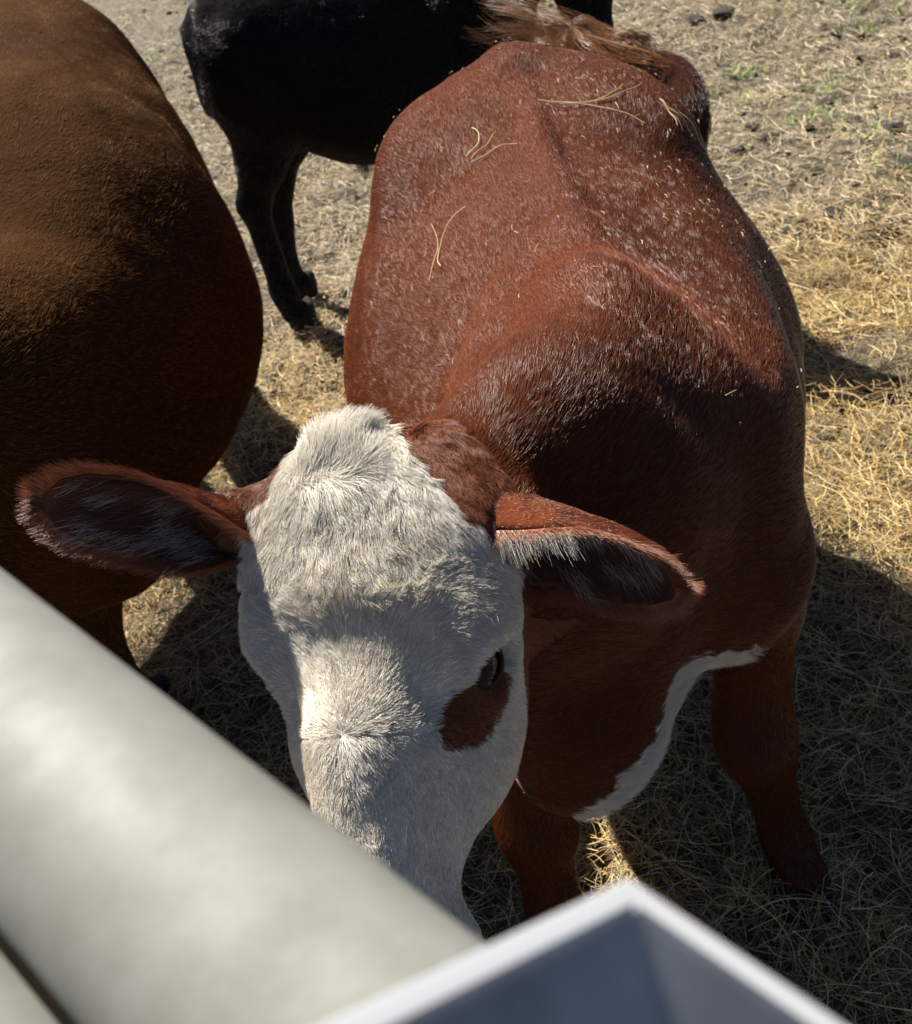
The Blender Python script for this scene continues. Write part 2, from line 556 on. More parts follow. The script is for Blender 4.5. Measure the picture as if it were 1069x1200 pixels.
    # ---- colour zones (the animal's own markings)
    def zones(P):
        q = to_head(P)
        wob = .012 * noise3(P, 22., 41) + .006 * noise3(P, 60., 42)
        x, y, z = q[:, 0], q[:, 1], q[:, 2]
        side = -.150 + .05 * sstep(.16, .06, y) - .04 * sstep(.25, .4, y)            # brown behind the cheeks
        w = (y > -.035 + wob) & (z > side + wob) & (y < .7) & (np.abs(x) < .25)
        top = (y < .135) & (np.abs(x) > .054 + .76 * np.clip(y, -.05, .14) + wob)
        w &= ~top & ~((np.abs(x) > .160) & (y < .17))
        # brown patch below the eye
        e = np.stack([(x - .128) / .030, (y - .315) / .050, (z + .085) / .045], 1)
        patch = (x > .05) & (z > -.16) & (z < -.03) & (np.hypot((y - .297) / .046, (z + .084 - .30 * (y - .297)) / .031) < 1 + wob * 9)
        pl = (x < -.05) & (np.hypot((y - .285) / .04, (z + .09) / .022) < 1 + wob * 8)
        c = cow_frame(P)
        bz = P[:, 2] + wob
        def seg(b0, b1):
            b0 = np.array(b0); bd = np.array(b1) - b0; tt = np.clip((P - b0) @ bd / (bd @ bd), 0, 1)
            return np.linalg.norm(P - b0 - tt[:, None] * bd, axis=1)
        dd = np.minimum(seg((.13, .85, .62), (.20, .885, .64)) + .030, np.minimum(seg((.20, .885, .64), (.30, 1.0, .685)), seg((.30, 1.0, .685), (.36, 1.07, .69)) + .012))
        under = (dd + wob * 2.2 + rng.normal(0, .004, len(P)) < .078) | ((bz < .58) & (np.abs(c[:, 0] + .04) < .14) & (c[:, 1] < .95) & (c[:, 1] > .25) & (bz > .44))
        muz = (y > .53) & (np.abs(x) < .2) & (z > -.2)
        return w, patch | pl, under, muz
    w, patch, under, muz = zones(V)
    C = np.tile(np.array([[.060, .0150, .005]]), (len(V), 1)) * (1 + .25 * noise3(V, 6., 51))[:, None]
    C[w | under] = (.62, .57, .49)
    C[patch] = (.10, .032, .014)
    C[muz & (noise3(V, 30., 3) < .8)] = (.50, .37, .31)
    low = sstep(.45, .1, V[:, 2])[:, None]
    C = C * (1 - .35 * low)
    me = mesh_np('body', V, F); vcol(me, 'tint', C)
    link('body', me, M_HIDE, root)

    # ---- groom
    # body coat
    def keep(c, n):
        q = to_head(c)
        hd = in_head(q)
        wgt = np.where(hd, .0, 1.) * (c[:, 2] > .08) * np.where(n[:, 1] > .5, .2, 1)
        return wgt * (.4 + .6 * sstep(2.4, 1.0, c[:, 1]))
    P, Nn = scatter(V, F, N, 430000, keep)
    w, patch, under, muz = zones(P)
    loc = cow_frame(P)
    D = np.tile(np.array([[math.sin(YAW), math.cos(YAW), -.12]]), (len(P), 1))
    D[:, 2] -= .5 * sstep(.10, .4, np.abs(loc[:, 0]))
    # neck hair sweeps back from the poll
    nk = sstep(.30, -.05, loc[:, 1])[:, None]
    D = D * (1 - nk) + nk * norm(np.stack([P[:, 0] * 0 + .5, P[:, 0] * 0 + .8, P[:, 0] * 0 - .05], 1))
    lg = sstep(.62, .5, P[:, 2])[:, None]
    D = D * (1 - lg) + lg * np.array([[0, .15, -1]])
    D += .18 * vnoise(P, 6., 61) + .12 * vnoise(P, 25., 62)
    col = np.array([[.120, .030, .0062]]) * np.exp(rng.normal(0, .28, (len(P), 1))) * (1 + .3 * noise3(P, 5., 52))[:, None]
    dust = (rng.random(len(P)) < .05)[:, None]
    col = np.where(dust, col * 1.8 + .03, col)
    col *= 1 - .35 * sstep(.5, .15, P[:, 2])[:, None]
    col[under] = np.array([.62, .57, .48]) * rng.uniform(.8, 1.1, (under.sum(), 1))
    L = np.where(under, .030, .013) * rng.uniform(.7, 1.3, len(P)) * (1 + .15 * sstep(.5, .2, loc[:, 1]) * (P[:, 2] > .9))
    H = strands(P, Nn, D, L, np.full(len(P), .10) + .09 * rng.random(len(P)) + .3 * under, 4, .08, 63, .28, 120.)
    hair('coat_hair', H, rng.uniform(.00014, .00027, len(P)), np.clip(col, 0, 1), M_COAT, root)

    # face hair
    def keepf(c, n):
        q = to_head(c)
        return (in_head(q) & (q[:, 1] < .575)) * np.where(q[:, 1] < .35, 1.15, .8)
    P, Nn = scatter(V, F, N, 210000, keepf)
    w, patch, under, muz = zones(P)
    q = to_head(P)
    x, y, z = q[:, 0], q[:, 1], q[:, 2]
    WH = .318
    # below the ridge: radiates from the whorl on the brow; above it: combed down from the poll
    rad = np.stack([x * 1.0 + .0, (y - WH) * 1.0, z * 0], 1); rad = norm(rad + 1e-6)
    rad[:, 1] = np.where(y > WH, np.abs(rad[:, 1]) + .6, rad[:, 1])
    down = norm(np.stack([x * 3.0, .5 + 0 * x, 0 * x], 1))
    t = sstep(.165, .195, y + .02 * noise3(P, 30., 71) + .25 * np.abs(x))[:, None]
    Dl = down * (1 - t) + rad * t
    side = sstep(.09, .14, np.abs(x))[:, None] * (y > .15)[:, None]
    Dl = Dl * (1 - side) + side * norm(np.stack([np.sign(x) * .3, .35 + 0 * x, -.8 + 0 * x], 1))
    D = Dl @ HM
    D += .14 * vnoise(P, 24., 72) + .14 * vnoise(P, 70., 73)
    L = .018 - .008 * sstep(.18, .24, y) * 1 + .003 * sstep(.06, 0, np.hypot(x, y - WH)) - .004 * sstep(.33, .45, y)
    L = L * rng.uniform(.65, 1.25, len(P)) * np.where(w, 1, .8)
    lift = .30 + .35 * sstep(.09, .02, np.hypot(x, y - WH)) + .25 * sstep(.03, .0, np.abs(y - .19)) * (np.abs(x) < .1)
    col = np.array([[.74, .695, .61]]) * rng.uniform(.62, 1.12, (len(P), 1)) * (1 + .10 * noise3(P, 40., 75))[:, None]
    yel = (rng.random(len(P)) < .25 + .25 * noise3(P, 14., 77))[:, None]
    col = np.where(yel, col * np.array([[.98, .90, .76]]), col)
    br = (~w) | patch
    col[br] = np.array([.17, .052, .020]) * np.exp(rng.normal(0, .25, (br.sum(), 1)))
    L[patch] *= .55
    H = strands(P, Nn, D, L, lift, 5, .10, 74, .50, 100.)
    hair('face_hair', H, rng.uniform(.00018, .00036, len(P)), np.clip(col, 0, 1), M_WHITE_HAIR, root)

    # tuft at the poll: a cowlick fanning up and over from low on the left
    def keept(c, n):
        q = to_head(c)
        return ((np.abs(q[:, 0] + .005) < .055 - .3 * np.clip(.03 - q[:, 1], 0, 1)) & (q[:, 1] > -.005) & (q[:, 1] < .08) & (q[:, 2] > -.12))
    P, Nn = scatter(V, F, N, 12000, keept)
    q = to_head(P); x, y = q[:, 0], q[:, 1]
    yy = y - .052 + .006 * noise3(P, 60., 83)
    Dl = np.stack([.15 + 5. * (x + .01), np.tanh(yy / .014) * .9, .55 * np.exp(-(yy / .012) ** 2)], 1)
    lowr = (yy > 0)[:, None]
    D = Dl @ HM + .16 * vnoise(P, 30., 81)
    L = rng.uniform(.022, .058, len(P)) * (1 - .65 * sstep(.01, .055, np.abs(x + .005)))
    L = np.where(lowr[:, 0], L * .6, L)
    H = strands(P, Nn, D, L, np.where(lowr[:, 0], .3, .40), 7, .08, 82, .45, 80.)
    hair('poll_tuft', H, rng.uniform(.0002, .0004, len(P)), np.clip(np.array([[.74, .69, .59]]) * rng.uniform(.65, 1.1, (len(P), 1)), 0, 1), M_WHITE_HAIR, root)

    # eyes
    for s in (-1, 1):
        c = HW(s * .115, .252, -.093)
        Ve, Fe = uv_sphere(.0235, 24, 14)
        eo = link('eye', mesh_np('eye', Ve @ np.diag([1, 1.15, .9]) @ HM + c, Fe), M_EYE, root)
        # eyelids: two folds of skin closing over the ball, leaving an almond slit
        outn = norm(h_l * s * .86 + h_n * .50)
        e1 = norm(h_a * 1.0 - (h_a @ outn) * outn); e2 = np.cross(outn, e1)
        if e2 @ h_n < 0: e2 = -e2
        for lo_, hi_ in ((R(8), R(105)), (R(-100), R(-26))):
            th = np.linspace(R(8), R(172), 25); ph = np.linspace(lo_, hi_, 12)
            T, Ph = np.meshgrid(th, ph, indexing='ij')
            edge = (ph[None] - lo_ if lo_ > 0 else hi_ - ph[None])
            def shell(rr_s):
                almond = Ph * 1.0
                if lo_ > 0: almond = lo_ * np.sin(T) ** .7 + (Ph - lo_) * (hi_ - lo_ * np.sin(T) ** .7) / (hi_ - lo_)
                else: almond = hi_ * np.sin(T) ** .7 + (Ph - hi_) * (lo_ - hi_ * np.sin(T) ** .7) / (lo_ - hi_)
                d_ = np.cos(T)[..., None] * e1 * 1.12 + np.sin(T)[..., None] * (np.cos(almond)[..., None] * outn + np.sin(almond)[..., None] * e2)
                return c + d_ * rr_s
            Vo = shell(.0275).reshape(-1, 3); Vi = shell(.0240).reshape(-1, 3); m_ = len(Vo)
            ii = np.arange(25 * 12).reshape(25, 12)
            Fo = np.stack([ii[:-1, :-1], ii[1:, :-1], ii[1:, 1:], ii[:-1, 1:]], -1).reshape(-1, 4)
            k0 = ii[:, 0] if lo_ > 0 else ii[:, -1]
            Fr = np.stack([k0[:-1], k0[1:], k0[1:] + m_, k0[:-1] + m_], 1)
            lid = link('eyelid', mesh_np('eyelid', np.concatenate([Vo, Vi]), np.concatenate([Fo, Fo[:, ::-1] + m_, Fr])), M_LID, eo)
        ra, rb = .026, .008; up_ = e2
        # lashes
        n = 26
        if s < 0: continue
        tt = rng.uniform(.4, 2.7, n)
        up_ = e2
        base = c + outn * .026 * np.sin(tt)[:, None] + np.cos(tt)[:, None] * e1 * ra + np.abs(np.sin(tt))[:, None] * up_ * rb
        Dv = norm(outn * 1.0 - h_a * .2 + np.cos(tt)[:, None] * e1 * .3 + rng.normal(0, .15, (n, 3)))
        Pl = np.stack([base + Dv * .022 * t + up_ * .010 * t * t for t in np.linspace(0, 1, 5)], 1)
        hair('eyelashes', Pl, np.full(n, .00014), np.tile([[.6, .52, .42]], (n, 1)), M_WHITE_HAIR, root)
    # whiskers on the muzzle
    n = 60
    P, Nn = scatter(V, F, N, n, lambda c, nn: (to_head(c)[:, 1] > .43) * (to_head(c)[:, 2] > -.18) * (np.abs(to_head(c)[:, 0]) < .2))
    H = strands(P, Nn, Nn + .5 * rng.normal(0, 1, P.shape), rng.uniform(.015, .035, n), np.full(n, .9), 5, .08, 90)
    hair('whiskers', H, np.full(n, .00018), np.tile([[.7, .65, .6]], (n, 1)), M_WHITE_HAIR, root)

    # ears
    ear(root, base_l, tip_l, np.array([.10, -.85, .02]), .053, 'l')
    ear(root, base_r, tip_r, np.array([.08, -.86, -.30]), .068, 'r')

    # hooves: two claws each
    for hx, hy in ((.502, .965), (.032, .932)): hooves(root, hx, hy)
    for s in (-1, 1):
        p = CW(s * .21, 1.36, 0); hooves(root, p[0], p[1])
    # tail: swung over the far side of the rump, its switch thrown across the tail head
    path = spline([CW(0, 1.42, 1.225), CW(.03, 1.52, 1.19), CW(.16, 1.54, 1.15), (.62, 2.36, 1.14), (.665, 2.24, 1.15), (.655, 2.11, 1.12), (.63, 2.08, 1.04), (.59, 2.14, .95)], 70)
    rr = np.interp(np.linspace(0, 1, 70), [0, .15, .5, .9, 1], [.040, .036, .040, .038, .02])
    Vt, Ft = tube(path, rr, 14)
    me = mesh_np('tail', Vt, Ft); vcol(me, 'tint', np.tile([[.030, .010, .005]], (len(Vt), 1)))
    tail = link('tail', me, M_HIDE, root)
    n = 9000
    k = rng.integers(2, 69, n); th = rng.uniform(0, 2 * np.pi, n)
    T = norm(np.gradient(path, axis=0))[k]; A = norm(np.cross(T, [0, 0, 1.])); B = np.cross(A, T)
    Nn = np.cos(th)[:, None] * A + np.sin(th)[:, None] * B
    H = strands(path[k] + Nn * rr[k][:, None] + T * rng.uniform(-.01, .01, (n, 1)), Nn, T, rng.uniform(.015, .03, n), np.full(n, .3), 4, .15, 91)
    hair('tail_hair', H, np.full(n, .0003), np.array([[.055, .018, .009]]) * np.exp(rng.normal(0, .3, (n, 1))), M_COAT, tail)
    # switch: long wavy locks lying over the tail head
    n = 700
    lock = rng.integers(0, 26, n)
    g = np.random.default_rng(5)
    s0 = np.array([.575, 2.30, 1.175]); e0 = np.array([.335, 2.52, 1.275])
    ends = e0 + g.normal(0, 1, (26, 3)) * [.055, .05, .012]; st = s0 + g.normal(0, 1, (26, 3)) * [.035, .05, .015]
    amp = g.normal(0, .022, (26, 3)); ph = g.uniform(0, 6.28, 26); ln = g.uniform(.45, 1.15, 26)
    a0 = st[lock] + rng.normal(0, .006, (n, 3)); a1 = ends[lock] + rng.normal(0, .010, (n, 3))
    ts = np.linspace(0, 1, 14); lnn = ln[lock] * rng.uniform(.8, 1.05, n)
    H = np.stack([a0 + (a1 - a0) * (t * lnn)[:, None] + np.array([0, 0, .02]) * np.sin(np.pi * np.minimum(t * lnn, 1))[:, None] * .8
                  + amp[lock] * np.sin(ph[lock] + 7 * t * lnn)[:, None] + rng.normal(0, .0008, (n, 3)) for t in ts], 1)
    hair('tail_switch', H, rng.uniform(.0003, .0006, n), np.array([[.20, .085, .03]]) * np.exp(rng.normal(0, .4, (n, 1))), M_COAT, tail)
    return root, V, F, N

def spline(P, n):
    P = np.array(P); t = np.linspace(0, len(P) - 1.0001, n); i = t.astype(int); f = (t - i)[:, None]
    g = lambda j: P[np.clip(j, 0, len(P) - 1)]
    p0, p1, p2, p3 = g(i - 1), g(i), g(i + 1), g(i + 2)
    return .5 * (2 * p1 + (p2 - p0) * f + (2 * p0 - 5 * p1 + 4 * p2 - p3) * f * f + (3 * p1 - p0 - 3 * p2 + p3) * f ** 3)

def tube(path, rads, k=14, squash=1.0):
    path = np.array(path); n = len(path)
    T = norm(np.gradient(path, axis=0)); up = np.array([0, 0, 1.]); V = []
    A = norm(np.cross(T, up) + 1e-6); B = np.cross(A, T)
    th = np.linspace(0, 2 * np.pi, k + 1)[:-1]
    V = path[:, None] + np.array(rads)[:, None, None] * (np.cos(th)[None, :, None] * A[:, None] + squash * np.sin(th)[None, :, None] * B[:, None])
    i = np.arange(n * k).reshape(n, k)
    F = np.stack([i[:-1], i[1:], np.roll(i[1:], -1, 1), np.roll(i[:-1], -1, 1)], -1).reshape(-1, 4)
    V = V.reshape(-1, 3)
    # caps
    V = np.concatenate([V, path[:1], path[-1:]])
    c0, c1 = n * k, n * k + 1
    a = i[0]; b_ = i[-1]
    F = np.concatenate([F, np.stack([np.roll(a, -1), a, np.full(k, c0), np.full(k, c0)], 1)[:, [0, 1, 2, 3]]])
    Fl = [tuple(x) for x in F[:-k]] + [(int(np.roll(a, -1)[j]), int(a[j]), c0) for j in range(k)] + [(int(b_[j]), int(np.roll(b_, -1)[j]), c1) for j in range(k)]
    return V, Fl

def uv_sphere(r, a=24, b=14):
    th = np.linspace(0, 2 * np.pi, a + 1)[:-1]; ph = np.linspace(.02, np.pi - .02, b)
    T, P = np.meshgrid(th, ph, indexing='ij')
    V = np.stack([np.cos(T) * np.sin(P), np.sin(T) * np.sin(P), np.cos(P)], -1) * r
    i = np.arange(a * b).reshape(a, b)
    F = np.stack([i[:, :-1], np.roll(i, -1, 0)[:, :-1], np.roll(i, -1, 0)[:, 1:], i[:, 1:]], -1).reshape(-1, 4)
    return V.reshape(-1, 3), F[:, ::-1].copy()

def hooves(root, x, y, s=1.0, face=-1, mat=None):
    hf = Field((x - .08, y - .10, -.02), (x + .08, y + .10, .10), .006)
    for k in (-1, 1):
        hf.cone((x + k * .026, y + face * .035, .018), (x + k * .022, y - face * .01, .055), .030, .030, .01)
        hf.cone((x + k * .026, y - face * .02, .02), (x + k * .022, y - face * .02, .05), .028, .028, .01)
    hf.g = np.maximum(hf.g, -(hf.lo[2] + np.arange(hf.n[2]) * hf.h)[None, None, :] - .012)
    V, F = hf.mesh()
    link('hoof', mesh_np('hoof', V, F), mat or M_HOOF, root)

def ear(root, base, tip, opn, width, side):
    base = np.array(base); Lv = tip - base; L = np.linalg.norm(Lv); A = Lv / L
    O = opn - (opn @ A) * A; O = norm(O); W = np.cross(A, O)
    nu, nv = 34, 21
    u = np.linspace(0, 1, nu); vv_ = np.linspace(-1, 1, nv)
    w = width * np.interp(u, [0, .15, .3, .5, .7, .85, .94, 1], [.26, .48, .66, .93, 1.0, .88, .64, .20])
    phm = np.interp(u, [0, .18, .36, .6, 1], [R(172), R(162), R(118), R(74), R(52)])
    def surf(off):
        U, Vv = np.meshgrid(u, vv_, indexing='ij')
        ph = phm[:, None] * Vv
        r = (w / np.sin(np.minimum(phm, np.pi / 2)))[:, None] - off
        cx = np.sin(ph) * r; cz = -np.cos(ph) * r
        cz = cz + (w / np.sin(np.minimum(phm, np.pi / 2)) * .55)[:, None]
        bend = .10 * L * (U ** 2)
        P = base + A * (U * L)[..., None] + W * cx[..., None] + O * (cz)[..., None]
        return P
    Po, Pi = surf(0), surf(.005)
    i = np.arange(nu * nv).reshape(nu, nv); M = nu * nv
    Fo = np.stack([i[:-1, :-1], i[:-1, 1:], i[1:, 1:], i[1:, :-1]], -1).reshape(-1, 4)
    Fi = Fo[:, ::-1] + M
    rim = np.concatenate([i[:, 0], i[-1, 1:], i[::-1, -1][1:], i[0, ::-1][1:]])
    Fr = np.stack([rim[:-1], rim[1:], rim[1:] + M, rim[:-1] + M], 1)
    V = np.concatenate([Po.reshape(-1, 3), Pi.reshape(-1, 3)]); Fall = np.concatenate([Fo, Fi, Fr])
    C = np.tile([[.12, .032, .014]], (len(V), 1)); C[M:] = (.095, .040, .030)
    me = mesh_np('ear', V, Fall); vcol(me, 'tint', C)
    e = link('ear', me, M_HIDE, root)
    # outside hair
    def centre(P): return None
    cen = base + A * (((Po - base) @ A))[..., None]
    No = norm(Po - (cen + O * (w * .3)[:, None, None]))
    n = 15000
    def pick(n, ulo=0, uhi=1, vl=-1, vh=1):
        uu = rng.uniform(ulo, uhi, n) * (nu - 1.001); vvv = ((rng.uniform(vl, vh, n) + 1) / 2) * (nv - 1.001)
        return uu, vvv
    def sample(Ar, uu, vv2):
        a = uu.astype(int); b2 = vv2.astype(int); fa = (uu - a)[:, None]; fb = (vv2 - b2)[:, None]
        return Ar[a, b2] * (1 - fa) * (1 - fb) + Ar[a + 1, b2] * fa * (1 - fb) + Ar[a, b2 + 1] * (1 - fa) * fb + Ar[a + 1, b2 + 1] * fa * fb
    uu, v2 = pick(n)
    P = sample(Po, uu, v2); Nn = norm(sample(No, uu, v2))
    D = np.tile(A, (n, 1)) + .25 * vnoise(P, 40., 101)
    col = np.array([[.13, .034, .013]]) * np.exp(rng.normal(0, .3, (n, 1)))
    H = strands(P, Nn, D, rng.uniform(.008, .016, n), rng.uniform(.15, .4, n), 4, .12, 102, .3, 60.)
    hair('ear_hair', H, rng.uniform(.00018, .0003, n), np.clip(col, 0, 1), M_COAT, e)
    # rim fringe
    n = 5200
    uu = rng.uniform(.06, 1, n) * (nu - 1.001); sd_ = rng.random(n) < .5
    v2 = np.where(sd_, .01, nv - 1.01)
    tipm = rng.random(n) < .15
    uu = np.where(tipm, nu - 1.01, uu); v2 = np.where(tipm, rng.uniform(0, nv - 1.01, n), v2)
    P = sample(Po, uu, v2); ce = base + A * ((P - base) @ A)[:, None]
    Dv = norm(P - ce) * .8 + A * .7 + O * .25 + rng.normal(0, .18, (n, 3))
    Lh = rng.uniform(.010, .024, n)
    col = np.array([[.20, .062, .026]]) * np.exp(rng.normal(0, .35, (n, 1)))
    if side == 'r':                                   # pale fringe hanging from the upper rim
        wz = sd_ & ~tipm & (uu / (nu - 1) > .30) & (uu / (nu - 1) < .58) & (rng.random(n) < .62)
        col[wz] = (.62, .57, .49); Lh[wz] *= rng.uniform(.7, 1.6, wz.sum()); Dv[wz] += W * .9 + O * .5
    Pn = norm(Dv); H = np.stack([P + Pn * (Lh * t)[:, None] + A * (Lh * .35 * t * t)[:, None] for t in np.linspace(0, 1, 4)], 1)
    hair('rim_hair', H, rng.uniform(.0002, .00032, n), np.clip(col, 0, 1), M_COAT, e)
    # long pale hair inside
    n = 2600
    uu, v2 = pick(n, .18, .85, -.9, .9)
    g = noise3(np.stack([uu * .25, v2 * .35, uu * 0 + (5 if side == 'l' else 9)], 1), 1.0, 7)
    P = sample(Pi, uu, v2); Dv = norm(A * .9 + O * .35 - W * .25 * (1 if side == 'l' else -1) + rng.normal(0, .14, (n, 3)))
    Lh = rng.uniform(.02, .045, n)
    pale = (g > .42)[:, None]
    col = np.where(pale, np.array([[.42, .34, .31]]), np.array([[.12, .046, .030]])) * rng.uniform(.6, 1.1, (n, 1))
    if side == 'r':
        hi = ((v2 / (nv - 1) < .22) & (uu / (nu - 1) < .62) & (uu / (nu - 1) > .25))[:, None]
        col = np.where(hi, np.array([[.68, .62, .54]]) * rng.uniform(.7, 1.1, (n, 1)), col)
    H = np.stack([P + Dv * (Lh * t)[:, None] + rng.normal(0, .0006, (n, 3)) for t in np.linspace(0, 1, 5)], 1)
    hair('inner_hair', H, rng.uniform(.0002, .0004, n), np.clip(col, 0, 1), M_WHITE_HAIR, e)

COW, CV, CF, CN = build_cow()


# ---------------------------------------------------------------- the other cattle
def cattle(root, ox, oy, yaw, scale, TRX, cones, lo, hi, col, hcol, n, h=.012, hooves_at=(), feet_dir=-1, spec=None, hlen=.012, hrad=(.0002, .00038), parts=None, muz=None):
    """forward axis is local -y; TRX rows as above"""
    c, s_ = math.cos(yaw), math.sin(yaw)
    def frame(P):
        dx = P[..., 0] - ox; dy = P[..., 1] - oy
        return np.stack([dx * c - dy * s_, dx * s_ + dy * c, P[..., 2]], -1)
    def W(x, y, z): return np.array([ox + x * c + y * s_, oy - x * s_ + y * c, z])
    f = Field(lo, hi, h)
    f.trunk(frame, TRX)
    for pts, rs, k in cones: f.chain([W(*p) for p in pts], rs, k)
    if parts: parts(f, W)
    near = np.abs(f.g) < .05
    a, b_, P = f.sub(f.lo, f.lo + f.h * f.n)
    f.g[near] += .007 * noise3(P[near], 4.5, 33) + .003 * noise3(P[near], 14., 34)
    V, F = f.mesh(); V = smooth(V, F, 3); N = vnormals(V, F)
    C = np.tile(np.array([col]), (len(V), 1)) * (1 + .25 * noise3(V, 5., 53))[:, None]
    if muz is not None: C[np.linalg.norm(V - muz, axis=1) < .075] = (.085, .075, .072)
    me = mesh_np('body', V, F); vcol(me, 'tint', C)
    link('body', me, M_HIDE, root)
    P, Nn = scatter(V, F, N, n, lambda cc, nn: (cc[:, 2] > .06) * (1 if muz is None else (np.linalg.norm(cc - muz, axis=1) > .07)) * np.where(nn[:, 1] > .6, .3, 1.))
    D = np.tile(np.array([[s_, c, -.1]]), (len(P), 1))
    D[:, 2] -= .5 * (np.abs(frame(P)[:, 0]) > .2)
    lg = sstep(.62, .5, P[:, 2])[:, None]
    D = D * (1 - lg) + lg * np.array([[0, .15, -1]])
    D += .3 * vnoise(P, 6., 64) + .2 * vnoise(P, 22., 65)
    cl = np.array([hcol]) * np.exp(rng.normal(0, .3, (len(P), 1))) * (1 + .35 * noise3(P, 4., 54))[:, None]
    H = strands(P, Nn, D, hlen * rng.uniform(.7, 1.3, len(P)), .2 + .2 * rng.random(len(P)), 4, .12, 66, .5, 40.)
    hair('coat_hair', H, rng.uniform(*hrad, len(P)), np.clip(cl, 0, 1), M_COAT if col[0] < .02 else M_DULL, root)
    for x, y in hooves_at:
        p = W(x, y, 0); hooves(root, p[0], p[1], face=feet_dir)
    return W, V, F, N

def rows(scale_w, scale_z, L, base=TR):
    b = np.array(base, float).copy()
    b[:, 0] = (b[:, 0] - .06) / 1.51 * L; b[:, 1] *= scale_w; b[:, 2:5] *= scale_z
    return b

# left: brown cow standing with its rump towards the gate (front end further off)
lc = empty('cow', (-.88, 2.2, 0), 'brown cow at the left edge with its rump turned to the gate', 'cow', 'cattle in the pen')
LO = (-.872, 3.30)                                       # chest point; forward is away from the camera
LT = rows(1.14, 1.08, 2.10)
LT[:6, 2] += .10; LT[:3, 1] *= 1.15; LT[3:7, 1] *= 1.03; LT[:, 5] = 2.3; LT[2:9, 3] += .05; LT[3:8, 4] -= .05
def lparts(f, W):
    for s in (-1, 1):
        f.ell(W(s * .19, -1.55, .84), (.15, .22, .34), .08)
        f.ell(W(s * .26, -1.30, 1.20), (.10, .15, .08), .10)
        f.ell(W(s * .20, -1.66, 1.04), (.15, .22, .20), .12)
        f.cone(W(s * .43, -1.40, .98), W(s * .34, -1.44, .62), .022, .020, .05, True)
        f.ell(W(s * .19, -.30, .90), (.12, .2, .3), .08)
        f.ell(W(s * .17, -.66, 1.02), (.15, .36, .20), .10)
# flip the trunk so that local +y runs forward
LTf = LT.copy(); LTf[:, 0] = -LTf[:, 0]; LTf = LTf[::-1]
cattle(lc, LO[0], LO[1], R(1), 1, LTf,
       [([(.14, -1.60, .72), (.06, -1.52, .55), (.03, -1.60, .42), (.02, -1.56, .14), (.02, -1.50, .05)], [.16, .10, .070, .05, .06], .05),
        ([(-.20, -1.60, .72), (-.27, -1.50, .55), (-.29, -1.66, .42), (-.29, -1.62, .14), (-.29, -1.56, .05)], [.16, .10, .068, .05, .06], .05),
        ([(.15, -.35, .76), (.12, -.50, .60), (.08, -.72, .36), (.07, -.86, .14), (.06, -.90, .06)], [.14, .10, .066, .048, .056], .05),
        ([(-.15, -.30, .76), (-.16, -.26, .58), (-.16, -.26, .36), (-.16, -.25, .12), (-.16, -.21, .05)], [.14, .10, .066, .046, .056], .05),
        ([(0, -.25, 1.14), (-.10, .10, 1.10), (-.22, .36, .98)], [.25, .19, .13], .10),
        ([(-.22, .36, .98), (-.28, .60, .80), (-.30, .72, .66)], [.13, .10, .075], .04),
        ([(0, -1.82, 1.26), (0, -1.92, 1.12), (0, -1.93, .80), (0, -1.91, .55)], [.045, .035, .024, .03], .03)],
       (-1.5, .9, -.03), (-.28, 4.05, 1.55), (.045, .019, .006), (.165, .068, .014), 260000,
       hooves_at=((.02, -1.47), (-.29, -1.53), (.06, -.87), (-.16, -.18)), feet_dir=1, parts=lparts)

# far: black cow side-on
bc = empty('cow', (0, 3.88, 0), 'black cow standing sideways behind the white faced cow', 'cow', 'cattle in the pen')
BT = rows(.66, .935, 1.25)
BT[:, 4] *= 1.16; BT[5:, 4] += np.array([.0, .05, .10, .08, .0])
def bparts(f, W):
    for s in (-1, 1):
        f.ell(W(s * .11, .20, .80), (.16, .11, .26), .08)
        f.ell(W(s * .11, 1.02, .86), (.12, .13, .22), .08)
    # head lowered and turned to the camera
    hd = [np.array([.71, 3.50, 1.27]), np.array([.715, 3.38, 1.08]), np.array([.72, 3.29, .93])]
    f.chain([(.45, 3.84, .98), (.58, 3.68, 1.16), hd[0] + [0, .05, -.02]], [.18, .14, .10], .08)
    f.chain(hd, [.105, .085, .062], .04)
    f.ell(hd[2] + [.0, -.01, -.005], (.062, .05, .05), .03)
    for s in (-1, 1):
        f.ell(hd[2] + [s * .030 + .005, -.052, .022], (.013, .013, .010), .01, cut=True)
W, bV, bF, bN = cattle(bc, .62, 3.88, R(-90), 1, BT,
       [([(-.10, 1.00, .74), (-.12, 1.05, .62), (-.14, 1.12, .48), (-.20, 1.10, .14), (-.22, 1.08, .05)], [.13, .088, .055, .038, .046], .05),
        ([(.08, .90, .74), (.08, .94, .62), (.06, 1.03, .46), (.04, 1.09, .13), (.04, 1.07, .05)], [.12, .075, .050, .038, .046], .05),
        ([(.11, .22, .70), (.12, .28, .55), (.12, .25, .34), (.12, .26, .11), (.12, .23, .05)], [.12, .085, .056, .038, .048], .05),
        ([(-.11, .18, .70), (-.12, .20, .55), (-.12, .18, .34), (-.12, .19, .11), (-.12, .16, .05)], [.12, .085, .056, .038, .048], .05),
        ([(.02, 1.10, 1.10), (.12, 1.12, 1.0), (.18, 1.06, .75), (.18, 1.03, .50)], [.035, .028, .02, .03], .03)],
       (-.95, 3.15, -.03), (.95, 4.25, 1.45), (.008, .007, .007), (.017, .013, .012), 160000, h=.0115,
       hooves_at=((-.22, 1.05), (.04, 1.04), (.12, .20), (-.12, .13)), hrad=(.0003, .00055), parts=bparts, muz=np.array([.72, 3.25, .93]))
n = 160
